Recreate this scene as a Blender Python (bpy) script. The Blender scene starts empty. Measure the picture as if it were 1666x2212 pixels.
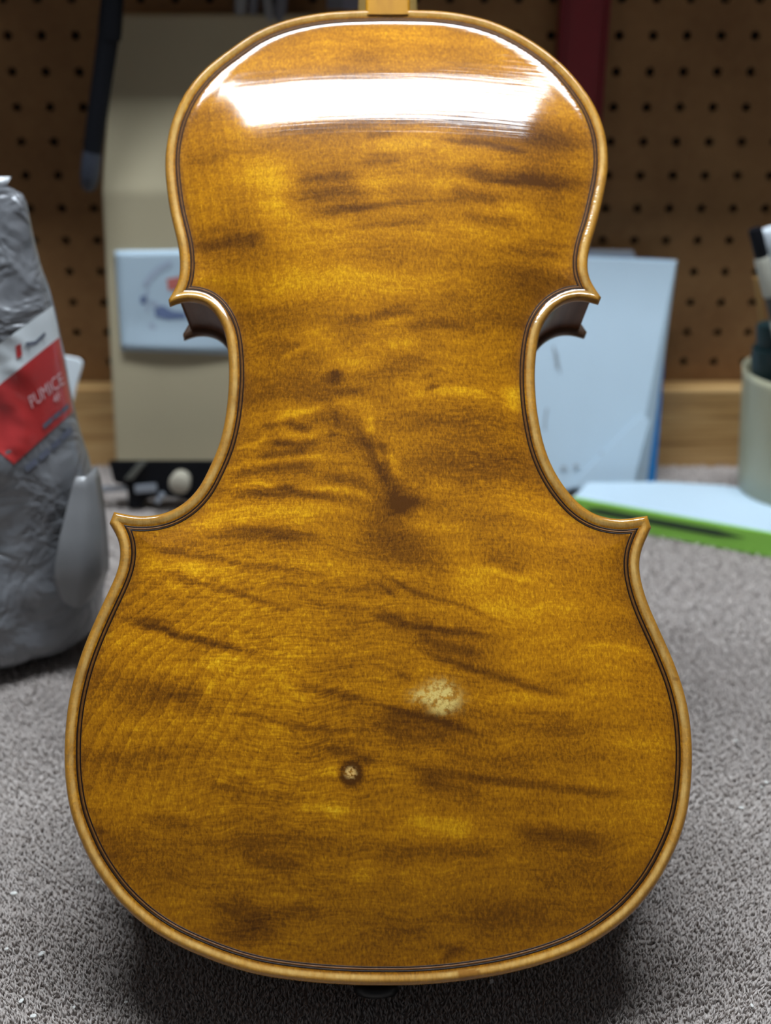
import bpy, bmesh, math, random
import numpy as np
from mathutils import Vector, Matrix, noise
from mathutils.geometry import delaunay_2d_cdt
from mathutils.bvhtree import BVHTree

random.seed(7); rng = np.random.default_rng(7)
scene = bpy.context.scene
C = scene.collection

# ------------------------------------------------------------------ camera, world, lights, exposure
FPX, W, H = 2490.0, 1666.0, 2212.0
PITCH = math.radians(25.4)
CAM = Vector((0, 0, 0.384))
R_ = Vector((1, 0, 0)); F_ = Vector((0, math.cos(PITCH), -math.sin(PITCH))); U_ = Vector((0, math.sin(PITCH), math.cos(PITCH)))
cd = bpy.data.cameras.new('camera'); cam = bpy.data.objects.new('camera', cd); C.objects.link(cam)
cam.location = CAM; cam.rotation_euler = (math.pi/2 - PITCH, 0, 0)
cd.sensor_fit = 'HORIZONTAL'; cd.sensor_width = 36; cd.lens = 36*FPX/W
cd.clip_start = 0.02; cd.clip_end = 50
cd.dof.use_dof = True; cd.dof.focus_distance = 0.475; cd.dof.aperture_fstop = 8.0
scene.camera = cam

wd = bpy.data.worlds.new('world'); scene.world = wd; wd.use_nodes = True
bg = wd.node_tree.nodes['Background']; bg.inputs[0].default_value = (0.86, 0.92, 1.0, 1); bg.inputs[1].default_value = 0.10

LAMP_Y, LAMP_Z, LAMP_LEN, LAMP_DEP, LAMP_STR = 0.575, 1.20, 0.84, 0.145, 50.0

scene.view_settings.view_transform = 'Standard'
scene.view_settings.look = 'None'
scene.view_settings.gamma = 1.0
scene.view_settings.use_curve_mapping = False
scene.view_settings.exposure = 0.0

# ------------------------------------------------------------------ helpers
def ray(px, py):
    return F_ + R_*((px-W/2)/FPX) + U_*((H/2-py)/FPX)
def PY(px, py, Y):            # the point of a vertical plane y = Y seen at a pixel
    d = ray(px, py); return CAM + d*(Y/d.y)
def PZ(px, py, z=0.0):        # the point of a level plane seen at a pixel
    d = ray(px, py); return CAM + d*((z-CAM.z)/d.z)

def mesh_obj(name, verts, faces, mat=None, parent=None, smooth=False, label=None, cat=None, group=None, kind=None):
    me = bpy.data.meshes.new(name)
    me.from_pydata([tuple(v) for v in verts], [], faces); me.update()
    return finish(name, me, mat, parent, smooth, label, cat, group, kind)
def finish(name, me, mat=None, parent=None, smooth=False, label=None, cat=None, group=None, kind=None):
    o = bpy.data.objects.new(name, me); C.objects.link(o)
    if mat: me.materials.append(mat)
    if smooth: me.polygons.foreach_set('use_smooth', [True]*len(me.polygons))
    if parent: o.parent = parent
    return tag(o, label, cat, group, kind)
def tag(o, label=None, cat=None, group=None, kind=None):
    if label: o['label'] = label
    if cat: o['category'] = cat
    if group: o['group'] = group
    if kind: o['kind'] = kind
    return o
def empty(name, loc, label=None, cat=None, group=None):
    o = bpy.data.objects.new(name, None); C.objects.link(o); o.location = loc; o.empty_display_size = 0.02
    return tag(o, label, cat, group)
def bm_obj(name, bm, mat, parent=None, smooth=False, **kw):
    bmesh.ops.recalc_face_normals(bm, faces=bm.faces)
    me = bpy.data.meshes.new(name); bm.to_mesh(me); bm.free()
    return finish(name, me, mat, parent, smooth, **kw)
def off(parent, pts):          # world points to a parent's space (parents are unrotated empties)
    l = parent.location if parent else Vector((0, 0, 0))
    return [Vector(p)-l for p in pts]
def prism(name, base, top, mat, parent=None, bevel=0, seg=2, **kw):
    """closed solid between two matching loops of world points"""
    n = len(base); vs = off(parent, list(base)+list(top))
    bm = bmesh.new(); bv = [bm.verts.new(v) for v in vs]
    bm.faces.new(bv[:n]); bm.faces.new(bv[n:][::-1])
    for i in range(n):
        j = (i+1) % n; bm.faces.new((bv[i], bv[i+n], bv[j+n], bv[j]))
    bmesh.ops.recalc_face_normals(bm, faces=bm.faces)
    if bevel:
        bmesh.ops.bevel(bm, geom=list(bm.edges), offset=bevel, segments=seg, profile=0.5, affect='EDGES')
    return bm_obj(name, bm, mat, parent, smooth=False, **kw)
def tube(name, pts, rads, mat, parent=None, n=16, caps=True, flat=1.0, **kw):
    """round body along a path; rads per point"""
    pts = off(parent, pts); vs = []; fs = []
    for i, p in enumerate(pts):
        t = (pts[min(i+1, len(pts)-1)]-pts[max(i-1, 0)]).normalized()
        a = t.cross(Vector((0, 1, 0)));
        if a.length < 1e-3: a = t.cross(Vector((1, 0, 0)))
        a.normalize(); b = t.cross(a).normalized()
        for k in range(n):
            th = 2*math.pi*k/n
            vs.append(p + a*math.cos(th)*rads[i] + b*math.sin(th)*rads[i]*flat)
    for i in range(len(pts)-1):
        for k in range(n):
            fs.append((i*n+k, i*n+(k+1) % n, (i+1)*n+(k+1) % n, (i+1)*n+k))
    if caps:
        fs.append(tuple(range(n))[::-1]); fs.append(tuple((len(pts)-1)*n+k for k in range(n)))
    o = mesh_obj(name, vs, fs, mat, parent, smooth=True, **kw)
    o.data.set_sharp_from_angle(angle=0.7)
    return o

# ------------------------------------------------------------------ materials
class NT:
    def __init__(s, name):
        s.m = bpy.data.materials.new(name); s.m.use_nodes = True; s.t = s.m.node_tree
        s.p = s.t.nodes['Principled BSDF']; s.n = s.t.nodes; s.l = s.t.links
    def new(s, typ, **kw):
        nd = s.n.new(typ)
        for k, v in kw.items(): setattr(nd, k, v)
        return nd
    def put(s, sock, v):
        if isinstance(v, bpy.types.NodeSocket): s.l.new(v, sock)
        else: sock.default_value = v
    def math(s, op, a, b=0.0, c=None, clamp=False):
        nd = s.new('ShaderNodeMath', operation=op, use_clamp=clamp); s.put(nd.inputs[0], a); s.put(nd.inputs[1], b)
        if c is not None: s.put(nd.inputs[2], c)
        return nd.outputs[0]
    def coord(s, kind='Object'): return s.new('ShaderNodeTexCoord').outputs[kind]
    def mapv(s, v, scale=(1, 1, 1), rot=(0, 0, 0), loc=(0, 0, 0)):
        nd = s.new('ShaderNodeMapping'); s.put(nd.inputs[0], v); nd.inputs[1].default_value = loc; nd.inputs[2].default_value = rot; nd.inputs[3].default_value = scale
        return nd.outputs[0]
    def noise(s, v, scale, detail=3, rough=0.5, dist=0.0):
        nd = s.new('ShaderNodeTexNoise'); s.put(nd.inputs['Vector'], v); nd.inputs['Scale'].default_value = scale
        nd.inputs['Detail'].default_value = detail; nd.inputs['Roughness'].default_value = rough; nd.inputs['Distortion'].default_value = dist
        return nd.outputs['Fac']
    def ramp(s, f, stops, interp='LINEAR'):
        nd = s.new('ShaderNodeValToRGB'); s.put(nd.inputs[0], f); cr = nd.color_ramp; cr.interpolation = interp
        while len(cr.elements) < len(stops): cr.elements.new(0.5)
        for e, (p, c) in zip(cr.elements, stops):
            e.position = p; e.color = (c[0], c[1], c[2], 1) if not isinstance(c, (int, float)) else (c, c, c, 1)
        return nd.outputs[0]
    def mix(s, f, a, b, mode='MIX'):
        nd = s.new('ShaderNodeMix', data_type='RGBA', blend_type=mode); s.put(nd.inputs[0], f)
        s.put(nd.inputs[6], a if isinstance(a, bpy.types.NodeSocket) else (*a, 1)); s.put(nd.inputs[7], b if isinstance(b, bpy.types.NodeSocket) else (*b, 1))
        return nd.outputs[2]
    def attr(s, name): return s.new('ShaderNodeAttribute', attribute_name=name).outputs['Fac']
    def bump(s, h, strength, dist, normal=None):
        nd = s.new('ShaderNodeBump'); s.put(nd.inputs['Height'], h); nd.inputs['Strength'].default_value = strength; nd.inputs['Distance'].default_value = dist
        if normal: s.put(nd.inputs['Normal'], normal)
        return nd.outputs[0]
    def set(s, **kw):
        for k, v in kw.items():
            k = k.replace('_', ' ')
            s.put(s.p.inputs[k], v if not (isinstance(v, tuple) and len(v) == 3) else (*v, 1))
        return s.m
def plain(name, col, rough=0.6, var=0.12, scale=60, bump=0.0, bscale=300, metallic=0.0, coat=0.0, spec=0.5):
    n = NT(name); v = n.coord()
    f = n.noise(v, scale, 3)
    c = n.mix(f, tuple(x*(1-var) for x in col), tuple(min(1, x*(1+var)) for x in col))
    n.set(Base_Color=c, Roughness=rough, Metallic=metallic, Coat_Weight=coat, Coat_Roughness=0.09, Specular_IOR_Level=spec)
    if bump: n.set(Normal=n.bump(n.noise(v, bscale, 3), bump, 0.001))
    return n.m

# maple back: flame figure follows the traced 'fig' attribute, broken up by noise; varnish is the coat
def mat_maple():
    n = NT('varnished_maple'); v = n.coord()
    fig, pale_patch, grain, ed = n.attr('fig'), n.attr('pale_patch'), n.attr('grain'), n.attr('edge_mm')
    knot = n.attr('knot')
    warp = n.noise(v, 28, 2)
    vw = n.new('ShaderNodeVectorMath', operation='ADD')
    n.put(vw.inputs[0], v)
    cv = n.new('ShaderNodeCombineXYZ'); n.put(cv.inputs[1], n.math('MULTIPLY', n.math('SUBTRACT', warp, 0.5), 0.012)); n.l.new(cv.outputs[0], vw.inputs[1])
    flame = n.noise(n.mapv(vw.outputs[0], (9, 85, 9), (0, 0, 0.08)), 1.0, 4, 0.55)
    blotch = n.noise(v, 22, 3)
    dash = n.noise(n.mapv(vw.outputs[0], (1150, 520, 400), (0, 0, 0.25)), 1.0, 2, 0.6, 0.6)
    ray_ = n.noise(n.mapv(vw.outputs[0], (110, 900, 300), (0, 0, 0.05)), 1.0, 3, 0.6, 0.4)
    speck = n.noise(v, 1500, 2, 0.6)
    val = n.math('MULTIPLY_ADD', fig, 0.46, 0.425)
    val = n.math('MULTIPLY_ADD', n.math('SUBTRACT', flame, 0.5), 0.55, val)
    val = n.math('MULTIPLY_ADD', n.math('SUBTRACT', blotch, 0.5), 0.42, val)
    val = n.math('MULTIPLY_ADD', n.math('SUBTRACT', dash, 0.5), 0.66, val)
    val = n.math('MULTIPLY_ADD', n.math('SUBTRACT', ray_, 0.5), n.math('MULTIPLY_ADD', n.attr('ripple'), 0.5, 0.28), val)
    val = n.math('MULTIPLY_ADD', n.math('SUBTRACT', speck, 0.5), 0.18, val)
    # growth rings: thin dark lines, stepped shading between them
    gr = n.math('FRACT', n.math('ADD', grain, n.math('MULTIPLY', n.noise(v, 30, 2), 0.45)))
    line = n.ramp(gr, [(0.0, 1.0), (0.03, 0.5), (0.08, 0.0), (0.985, 0.0), (1.0, 1.0)])
    lmask = n.ramp(n.noise(v, 14, 2), [(0.38, 0.15), (0.58, 1.0)])
    gm = n.attr('grain_amt')
    val = n.math('MULTIPLY_ADD', n.math('MULTIPLY', n.math('MULTIPLY', line, lmask), gm), -0.20, val)
    val = n.math('MULTIPLY_ADD', n.math('MULTIPLY', n.math('SUBTRACT', 0.45, gr), gm), 0.17, val)
    col = n.ramp(val, [(0.0, (0.085, 0.026, 0.0004)), (0.26, (0.22, 0.076, 0.0006)), (0.52, (0.48, 0.184, 0.001)), (0.78, (0.80, 0.40, 0.004)), (1.0, (0.98, 0.66, 0.05))])
    # darker brown along the channel, worn pale crest of the edge
    chan_brown = n.ramp(n.math('DIVIDE', ed, 16.0), [(0.20, 0.0), (0.29, 0.85), (0.45, 0.75), (0.60, 0.25), (0.85, 0.0)])
    chan_brown = n.math('MULTIPLY', chan_brown, n.math('MULTIPLY_ADD', n.noise(v, 40, 2), 0.9, 0.15), clamp=True)
    col = n.mix(n.math('MULTIPLY', chan_brown, 0.8), col, (0.115, 0.038, 0.003))
    crest = n.ramp(n.math('DIVIDE', ed, 16.0), [(0.0, 0.15), (0.06, 0.3), (0.13, 0.55), (0.165, 1.0), (0.22, 1.0), (0.275, 0.0)])
    crest = n.math('MULTIPLY', crest, n.ramp(n.noise(n.mapv(v, (60, 60, 60)), 1.0, 3), [(0.3, 0.45), (0.6, 1.0)]))
    col = n.mix(n.math('MULTIPLY', crest, 0.85), col, n.mix(n.noise(n.mapv(v, (500, 160, 200)), 1.0, 2), (0.44, 0.22, 0.035), (0.82, 0.55, 0.19)))
    outer = n.ramp(n.math('DIVIDE', ed, 16.0), [(0.0, 1.0), (0.06, 0.85), (0.11, 0.3), (0.145, 0.0)])
    col = n.mix(n.math('MULTIPLY', outer, 0.85), col, n.mix(n.noise(v, 90, 3), (0.24, 0.085, 0.004), (0.52, 0.25, 0.025)))
    # chips along the edge
    chip = n.ramp(n.noise(v, 130, 2), [(0.70, 0.0), (0.74, 1.0)])
    emask = n.ramp(n.math('DIVIDE', ed, 16.0), [(0.24, 1.0), (0.27, 0.0)])
    col = n.mix(n.math('MULTIPLY', chip, n.math('MULTIPLY', emask, 0.55)), col, (0.20, 0.075, 0.012))
    col = n.mix(n.attr('repair'), col, n.mix(n.noise(v, 300, 2), (0.16, 0.06, 0.008), (0.42, 0.19, 0.03)))
    # pale patch and the small knots
    wm = n.math('MULTIPLY', pale_patch, n.ramp(n.noise(v, 420, 3, 0.65), [(0.40, 0.15), (0.56, 1.0)]), clamp=True)
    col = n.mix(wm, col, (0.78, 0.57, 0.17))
    col = n.mix(n.math('MULTIPLY', knot, n.ramp(n.noise(v, 700, 2), [(0.42, 0.1), (0.52, 1.0)]), clamp=True), col, (0.80, 0.50, 0.16))
    hb = n.math('ADD', n.math('MULTIPLY', dash, 1.0), n.math('MULTIPLY', ray_, 0.5))
    nb = n.bump(hb, 0.35, 0.0004)
    streak = n.noise(n.mapv(v, (5, 330, 50), (0, 0, 0.03)), 1.0, 3, 0.6)
    sx = n.new('ShaderNodeSeparateXYZ'); n.put(sx.inputs[0], v)
    streak = n.math('MULTIPLY', streak, n.ramp(n.math('MULTIPLY_ADD', sx.outputs[0], 5.0, 0.5), [(0.35, 0.25), (0.80, 1.0)]))
    nc = n.bump(n.math('ADD', n.math('MULTIPLY', streak, 3.0), n.math('MULTIPLY', n.noise(v, 330, 2), 0.25)), 0.05, 0.0010)
    n.set(Base_Color=col, Roughness=0.5, Specular_IOR_Level=0.06, Normal=nb, Coat_Weight=1.0, Coat_Roughness=0.09, Coat_IOR=1.5)
    n.put(n.p.inputs['Coat Normal'], nc)
    return n.m
M_MAPLE = mat_maple()
def mat_rib():
    n = NT('rib_varnish'); v = n.coord()
    f = n.noise(n.mapv(v, (160, 160, 12)), 1.0, 3)
    c = n.ramp(f, [(0.3, (0.075, 0.026, 0.010)), (0.7, (0.19, 0.075, 0.028))])
    n.set(Base_Color=c, Roughness=0.4, Coat_Weight=0.35, Coat_Roughness=0.25, Specular_IOR_Level=0.3, Normal=n.bump(f, 0.15, 0.0006)); return n.m
M_RIB = mat_rib()
M_TOP = plain('dark_spruce_varnish', (0.11, 0.045, 0.012), 0.4, 0.35, 90, coat=1.0)
M_PURF = plain('purfling_black', (0.014, 0.006, 0.003), 0.5, 0.4, 700, spec=0.15, coat=0.12)
M_PURFC = plain('purfling_core', (0.15, 0.058, 0.010), 0.45, 0.5, 500, spec=0.15, coat=0.12)
def mat_neck():
    n = NT('neck_maple'); v = n.coord()
    f = n.noise(n.mapv(v, (120, 30, 60)), 1.0, 3)
    n.set(Base_Color=n.ramp(f, [(0.3, (0.30, 0.125, 0.002)), (0.7, (0.44, 0.20, 0.006))]), Roughness=0.6, Specular_IOR_Level=0.15); return n.m
M_NECK = mat_neck()
M_HEEL = plain('heel_maple', (0.42, 0.27, 0.08), 0.6, 0.2, 120, spec=0.2)
M_EBONY = plain('ebony', (0.006, 0.0055, 0.0055), 0.4, 0.3, 200, spec=0.3)

def mat_pegboard():
    n = NT('pegboard_hardboard'); v = n.coord()
    f = n.noise(v, 9, 4, 0.6); g = n.noise(v, 140, 3)
    c = n.ramp(n.math('MULTIPLY_ADD', n.math('SUBTRACT', g, 0.5), 0.25, f), [(0.3, (0.23, 0.112, 0.041)), (0.7, (0.35, 0.186, 0.072))])
    n.set(Base_Color=c, Roughness=0.62, Specular_IOR_Level=0.3); return n.m
M_PEG = mat_pegboard()
M_DARK = plain('wall_behind_dark', (0.012, 0.009, 0.007), 0.9)
def mat_pine():
    n = NT('pine_board'); v = n.coord()
    w = n.noise(v, 6, 2)
    f = n.noise(n.mapv(v, (5, 30, 120)), 1.0, 3, 0.5, 1.6)
    c = n.ramp(f, [(0.25, (0.24, 0.115, 0.030)), (0.5, (0.50, 0.29, 0.105)), (0.75, (0.62, 0.40, 0.17))])
    n.set(Base_Color=c, Roughness=0.5, Coat_Weight=0.2, Coat_Roughness=0.3); return n.m
M_PINE = mat_pine()
def mat_carpet(nm, k):
    n = NT(nm); v = n.coord()
    f = n.noise(v, 420, 2, 0.6); g = n.noise(v, 14, 3, 0.6)
    sp = n.noise(v, 1400, 2, 0.6)
    val = n.math('MULTIPLY_ADD', n.math('SUBTRACT', g, 0.5), 0.30, n.math('MULTIPLY_ADD', n.math('SUBTRACT', sp, 0.5), 0.5, f))
    c = n.ramp(val, [(0.22, tuple(k*x for x in (0.38, 0.325, 0.29))), (0.5, tuple(k*x for x in (0.52, 0.46, 0.425))), (0.78, tuple(k*x for x in (0.66, 0.60, 0.565)))])
    n.set(Base_Color=c, Roughness=0.95, Specular_IOR_Level=0.1, Sheen_Weight=0.15); return n.m
M_CARPET = mat_carpet('carpet_backing', 0.75)
M_PILE = mat_carpet('carpet_yarn', 0.94)

# ------------------------------------------------------------------ lamp over the bench
def build_lamp():
    e = empty('fluorescent_lamp', (0, LAMP_Y, LAMP_Z), 'white fluorescent shop lamp hanging over the bench', 'lamp')
    hx, hy = LAMP_LEN/2, LAMP_DEP/2
    white = plain('lamp_enamel', (0.8, 0.8, 0.8), 0.4)
    em = NT('lamp_diffuser'); em.set(Base_Color=(1, 1, 1), Emission_Color=(0.84, 0.925, 1.0), Emission_Strength=LAMP_STR)
    def box(nm, x0, x1, y0, y1, z0, z1, m):
        b = [Vector((x0, y0, z0)), Vector((x1, y0, z0)), Vector((x1, y1, z0)), Vector((x0, y1, z0))]
        prism(nm, [p+e.location for p in b], [p+e.location+Vector((0, 0, z1-z0)) for p in b], m, e)
    box('housing', -hx-.02, hx+.02, -hy-.015, hy+.015, 0.004, 0.06, white)
    box('diffuser', -hx, hx, -hy, hy, -0.02, 0.003, em.m)
    for s in (-1, 1):
        tube('hanging_rod', [e.location+Vector((s*.45, 0, .05)), e.location+Vector((s*.45, 0, .9))], [.004, .004], white, e, 8)
build_lamp()

# ------------------------------------------------------------------ bench top, pegboard, pine board
PEGY = 0.93
FX0, FX1, FY0, FY1 = -0.60, 0.62, 0.10, 0.935
floor = mesh_obj('floor', [(FX0, FY0, -.0042), (FX1, FY0, -.0042), (FX1, FY1, -.0042), (FX0, FY1, -.0042), (FX0, FY0, -.04), (FX1, FY0, -.04), (FX1, FY1, -.04), (FX0, FY1, -.04)],
    [(0, 1, 2, 3), (7, 6, 5, 4), (0, 4, 5, 1), (1, 5, 6, 2), (2, 6, 7, 3), (3, 7, 4, 0)], M_CARPET,
    label='bench top covered in short grey-beige carpet', kind='structure')
def carpet_pile():
    zones = [(-0.24, 0.24, 0.27, 0.46, 0.00125, 0.66), (-0.32, 0.32, 0.46, 0.62, 0.0017, 0.85), (-0.46, 0.48, 0.62, 0.925, 0.0026, 1.25)]
    V = []; Fc = []; base = 0
    for x0, x1, y0, y1, st, k in zones:
        xs = np.arange(x0, x1, st); ys = np.arange(y0, y1, st)
        gx, gy = np.meshgrid(xs, ys); n = gx.size
        px = gx.ravel()+rng.uniform(-.6, .6, n)*st; py = gy.ravel()+rng.uniform(-.6, .6, n)*st
        h = rng.uniform(.0040, .0064, n); a = rng.uniform(0, 2*np.pi, n); lean = rng.uniform(.0004, .0030, n)*k
        tx, ty = np.cos(a)*lean, np.sin(a)*lean; r = rng.uniform(.0006, .0010, n)*k
        b = rng.uniform(0, 2*np.pi, n); curl = rng.uniform(-1, 1, n)*.0012*k
        pts = np.zeros((n, 7, 3))
        for q in range(3):
            th = b+q*2*np.pi/3
            pts[:, q] = np.stack([px+np.cos(th)*r, py+np.sin(th)*r, np.full(n, -.0065)], 1)
            th2 = th+.8
            pts[:, 3+q] = np.stack([px+tx*.45-np.sin(a)*curl+np.cos(th2)*r*1.15, py+ty*.45+np.cos(a)*curl+np.sin(th2)*r*1.15, -.006+h*.6], 1)
        pts[:, 6] = np.stack([px+tx, py+ty, -.006+h], 1)
        V.append(pts.reshape(-1, 3))
        ids = base+np.arange(n)[:, None]*7
        tri = []
        for q in range(3):
            p, s = q, (q+1) % 3
            tri += [(p, s, 3+s), (p, 3+s, 3+p), (3+p, 3+s, 6)]
        Fc.append((ids[:, None, :]+np.array(tri)[None]).reshape(-1, 3)); base += n*7
    V = np.concatenate(V); Fc = np.concatenate(Fc)
    me = bpy.data.meshes.new('carpet_pile')
    me.vertices.add(len(V)); me.vertices.foreach_set('co', V.ravel())
    me.loops.add(Fc.size); me.loops.foreach_set('vertex_index', Fc.ravel())
    me.polygons.add(len(Fc)); me.polygons.foreach_set('loop_start', np.arange(0, Fc.size, 3))
    me.update(calc_edges=True)
    finish('carpet_pile', me, M_PILE, floor, True, kind='stuff')
carpet_pile()

def pegboard():
    S = 0.0254; o = PY(1338.6, 77, PEGY); rad = 0.0035; N = 12
    vs = []; fs = []
    i0, i1, j0, j1 = -30, 14, -19, 11
    for i in range(i0, i1):
        for j in range(j0, j1):
            cx, cz = o.x+i*S, o.z+j*S
            if cz < -0.02: continue
            b = len(vs); h = S/2
            for k in range(N):
                th = 2*math.pi*k/N+math.pi/12
                c, s = math.cos(th), math.sin(th); m = max(abs(c), abs(s))
                # outer: on the cell's square
                if k % 3 == 0 or True:
                    ox, oz = c/m*h, s/m*h
                vs.append((cx+ox, PEGY, cz+oz))
            for k in range(N):
                th = 2*math.pi*k/N+math.pi/12; vs.append((cx+math.cos(th)*rad, PEGY, cz+math.sin(th)*rad))
            for k in range(N):
                th = 2*math.pi*k/N+math.pi/12; vs.append((cx+math.cos(th)*rad, PEGY+.006, cz+math.sin(th)*rad))
            for q in range(4):
                th = math.pi/4+q*math.pi/2
                vs.append((cx+math.copysign(h, math.cos(th)), PEGY, cz+math.copysign(h, math.sin(th))))
            for k in range(N):
                l = (k+1) % N
                fs.append((b+k, b+l, b+N+l, b+N+k)); fs.append((b+N+k, b+N+l, b+2*N+l, b+2*N+k))
            for q in range(4):      # corner triangles between the two outer points either side of a corner
                k = 1+3*q if False else (3*q)+0
                ks = [kk for kk in range(N)]
                th = 45+90*q
                ka = max([kk for kk in ks if (kk*30+15) <= th], default=0); kb = (ka+1) % N
                if abs((ka*30+15)-th) > 1e-6: fs.append((b+ka, b+3*N+q, b+kb))
    w = mesh_obj('wall_back', vs, fs, M_PEG, label='brown perforated hardboard pegboard behind the bench', kind='structure')
    y = PEGY+.006
    mesh_obj('backing', [(-.75, y, -.03), (.75, y, -.03), (.75, y, .8), (-.75, y, .8)], [(0, 1, 2, 3)], M_DARK, w)
pegboard()
bz = 0.066
prism('baseboard_back', [Vector(p) for p in ((-.6, .905, -.004), (.62, .905, -.004), (.62, .9285, -.004), (-.6, .9285, -.004))],
      [Vector(p) for p in ((-.6, .905, bz), (.62, .905, bz), (.62, .9285, bz), (-.6, .9285, bz))], M_PINE, None, .0015,
      label='pine board running along the foot of the pegboard', kind='structure')

# unseen shelf added over the pegboard, above the picture: it shades the upper wall
prism('shade_shelf_1', [Vector(p) for p in ((-.62, .80, .50), (.62, .80, .50), (.62, .9295, .50), (-.62, .9295, .50))],
      [Vector(p) for p in ((-.62, .80, .518), (.62, .80, .518), (.62, .9295, .518), (-.62, .9295, .518))], M_PINE, None, .001,
      label='unseen pine shelf board added to shade the upper pegboard', kind='structure')

# ------------------------------------------------------------------ viola
ALPHA = math.atan(0.269); Z0 = 0.491
ca, sa = math.cos(ALPHA), math.sin(ALPHA)
L_ = U_*ca + F_*sa; N_ = U_*sa - F_*ca
P0 = CAM + F_*Z0
def uv(px, py):           # pixel -> millimetres in the plane of the back
    a, b = (px-W/2)/FPX, (H/2-py)/FPX
    t = Z0*ca/(ca-b*sa)
    return np.array((t*a, t*(b*ca+sa)-Z0*sa))*1000
def uv_px(uvp):           # millimetres in the plane -> photograph pixel (numpy)
    u = uvp[:, 0]/1000; v = uvp[:, 1]/1000
    up = v*ca; dep = Z0+v*sa
    return np.stack([W/2+FPX*u/dep, H/2-FPX*up/dep], 1)
ARC_A = [(367,636),(380,617),(386,595),(387.5,571),(386,542),(380,511),(372,480),(366,455),(360,414),(355.5,371),(355,335),(360,297),(368,262),(382,228),(400,194),(425,162),(457,131),(497,102),(548,67),(606,43),(662,29),(716,21.6),(770,18.7),(838,17),(907,18),(955,20),(1004,27),(1058,40),(1102,58),(1138,77),(1174,100),(1210,129),(1239,158),(1264,190),(1284,219),(1298,249),(1309,281),(1315,317),(1316,353),(1312,389),(1304.5,425),(1296.5,461),(1287.5,494),(1278.5,520),(1271.5,552),(1270.5,584),(1276.7,604),(1286,619),(1296.5,633)]
TIP_R1 = [(1299,643),(1294,655)]
ARC_B = [(1293,652),(1280,648),(1260,644),(1235,646),(1210,657),(1192,672),(1177.6,692),(1168.6,712),(1163,738),(1159,768),(1157,804),(1158,840),(1161,876),(1166,908),(1176,956),(1193,1002),(1216,1042),(1248,1081),(1281,1105),(1314,1116),(1347,1119),(1377,1115),(1397,1112)]
TIP_R2 = [(1402,1114),(1409,1136)]
ARC_C = [(1408,1142),(1397,1165),(1386,1190),(1382.5,1217),(1385,1243),(1392,1271),(1402,1302),(1421,1345),(1441,1388),(1459,1430),(1474,1470),(1484,1505),(1493,1548),(1497.6,1596),(1499,1638),(1496.5,1693),(1488,1757),(1472,1812),(1450,1860),(1423.5,1908),(1391,1950),(1359,1984),(1311,2021),(1263,2050),(1214,2071),(1166,2087),(1096,2105),(1000,2121),(904,2129.5),(832,2130.5),(760,2129.5),(664,2123),(568,2110),(500,2092),(440,2070),(385,2046),(345,2024),(305,1996),(268,1963),(235,1926),(209,1889),(187,1852),(169,1811),(152,1766),(142,1718),(136.5,1664),(136,1620),(138,1574),(144,1523),(153,1479),(164,1438),(177,1400),(194,1358),(214,1314),(232,1276),(247,1244),(256,1218),(259,1190),(256,1166),(245,1146),(236,1132)]
TIP_L2 = [(235,1126),(243,1106)]
ARC_D = [(248,1104),(263,1107),(290,1112),(323,1112),(355,1106),(385,1092),(409,1073),(430,1048),(450,1010),(469,966),(481,923),(489,873),(493,820),(493,790),(491,757),(488,732),(482,708),(473,688),(462,671),(446,656),(426,648),(402,646),(384,649),(370,655)]
TIP_L1 = [(364,654),(362,644)]
def resample(P, n):
    s = np.r_[0, np.cumsum(np.hypot(*np.diff(P, axis=0).T))]; t = np.linspace(0, s[-1], n)
    return np.stack([np.interp(t, s, P[:, 0]), np.interp(t, s, P[:, 1])], 1)
def smooth_arc(pts, step=1.0, sig=4.0):
    P = np.array([uv(*p) for p in pts])
    # Catmull-Rom through the points, then a light gaussian along the length
    Q = np.vstack([2*P[0]-P[1], P, 2*P[-1]-P[-2]]); out = []
    for i in range(1, len(Q)-2):
        for t in np.linspace(0, 1, 12, endpoint=False):
            a, b, c, d = Q[i-1:i+3]
            out.append(.5*((2*b)+(c-a)*t+(2*a-5*b+4*c-d)*t*t+(-a+3*b-3*c+d)*t**3))
    out.append(P[-1]); D = np.array(out)
    L = np.hypot(*np.diff(D, axis=0).T).sum(); n = int(L/step)
    D = resample(D, n); k = int(sig*3); w = np.exp(-.5*(np.arange(-k, k+1)/sig)**2); w /= w.sum()
    ext = np.vstack([2*D[0]-D[k:0:-1], D, 2*D[-1]-D[-2:-k-2:-1]])
    return np.stack([np.convolve(ext[:, i], w, 'valid') for i in (0, 1)], 1)
ARCS = [smooth_arc(ARC_A), smooth_arc(ARC_B, sig=2.5), smooth_arc(ARC_C), smooth_arc(ARC_D, sig=2.5)]
TIPS = [np.array([uv(*p) for p in t]) for t in (TIP_R1, TIP_R2, TIP_L2, TIP_L1)]   # between arcs 0-1, 1-2, 2-3, 3-0
def offset_poly(P, d, ext=14):
    # arcs run clockwise seen from the viewer (left corner -> top -> right), the inside lies to the right
    T = np.gradient(P, axis=0); T /= np.hypot(T[:, 0], T[:, 1])[:, None]
    Nn = np.stack([T[:, 1], -T[:, 0]], 1)
    Q = P+Nn*d
    return np.vstack([Q[0]-T[0]*ext, Q, Q[-1]+T[-1]*ext])
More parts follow.
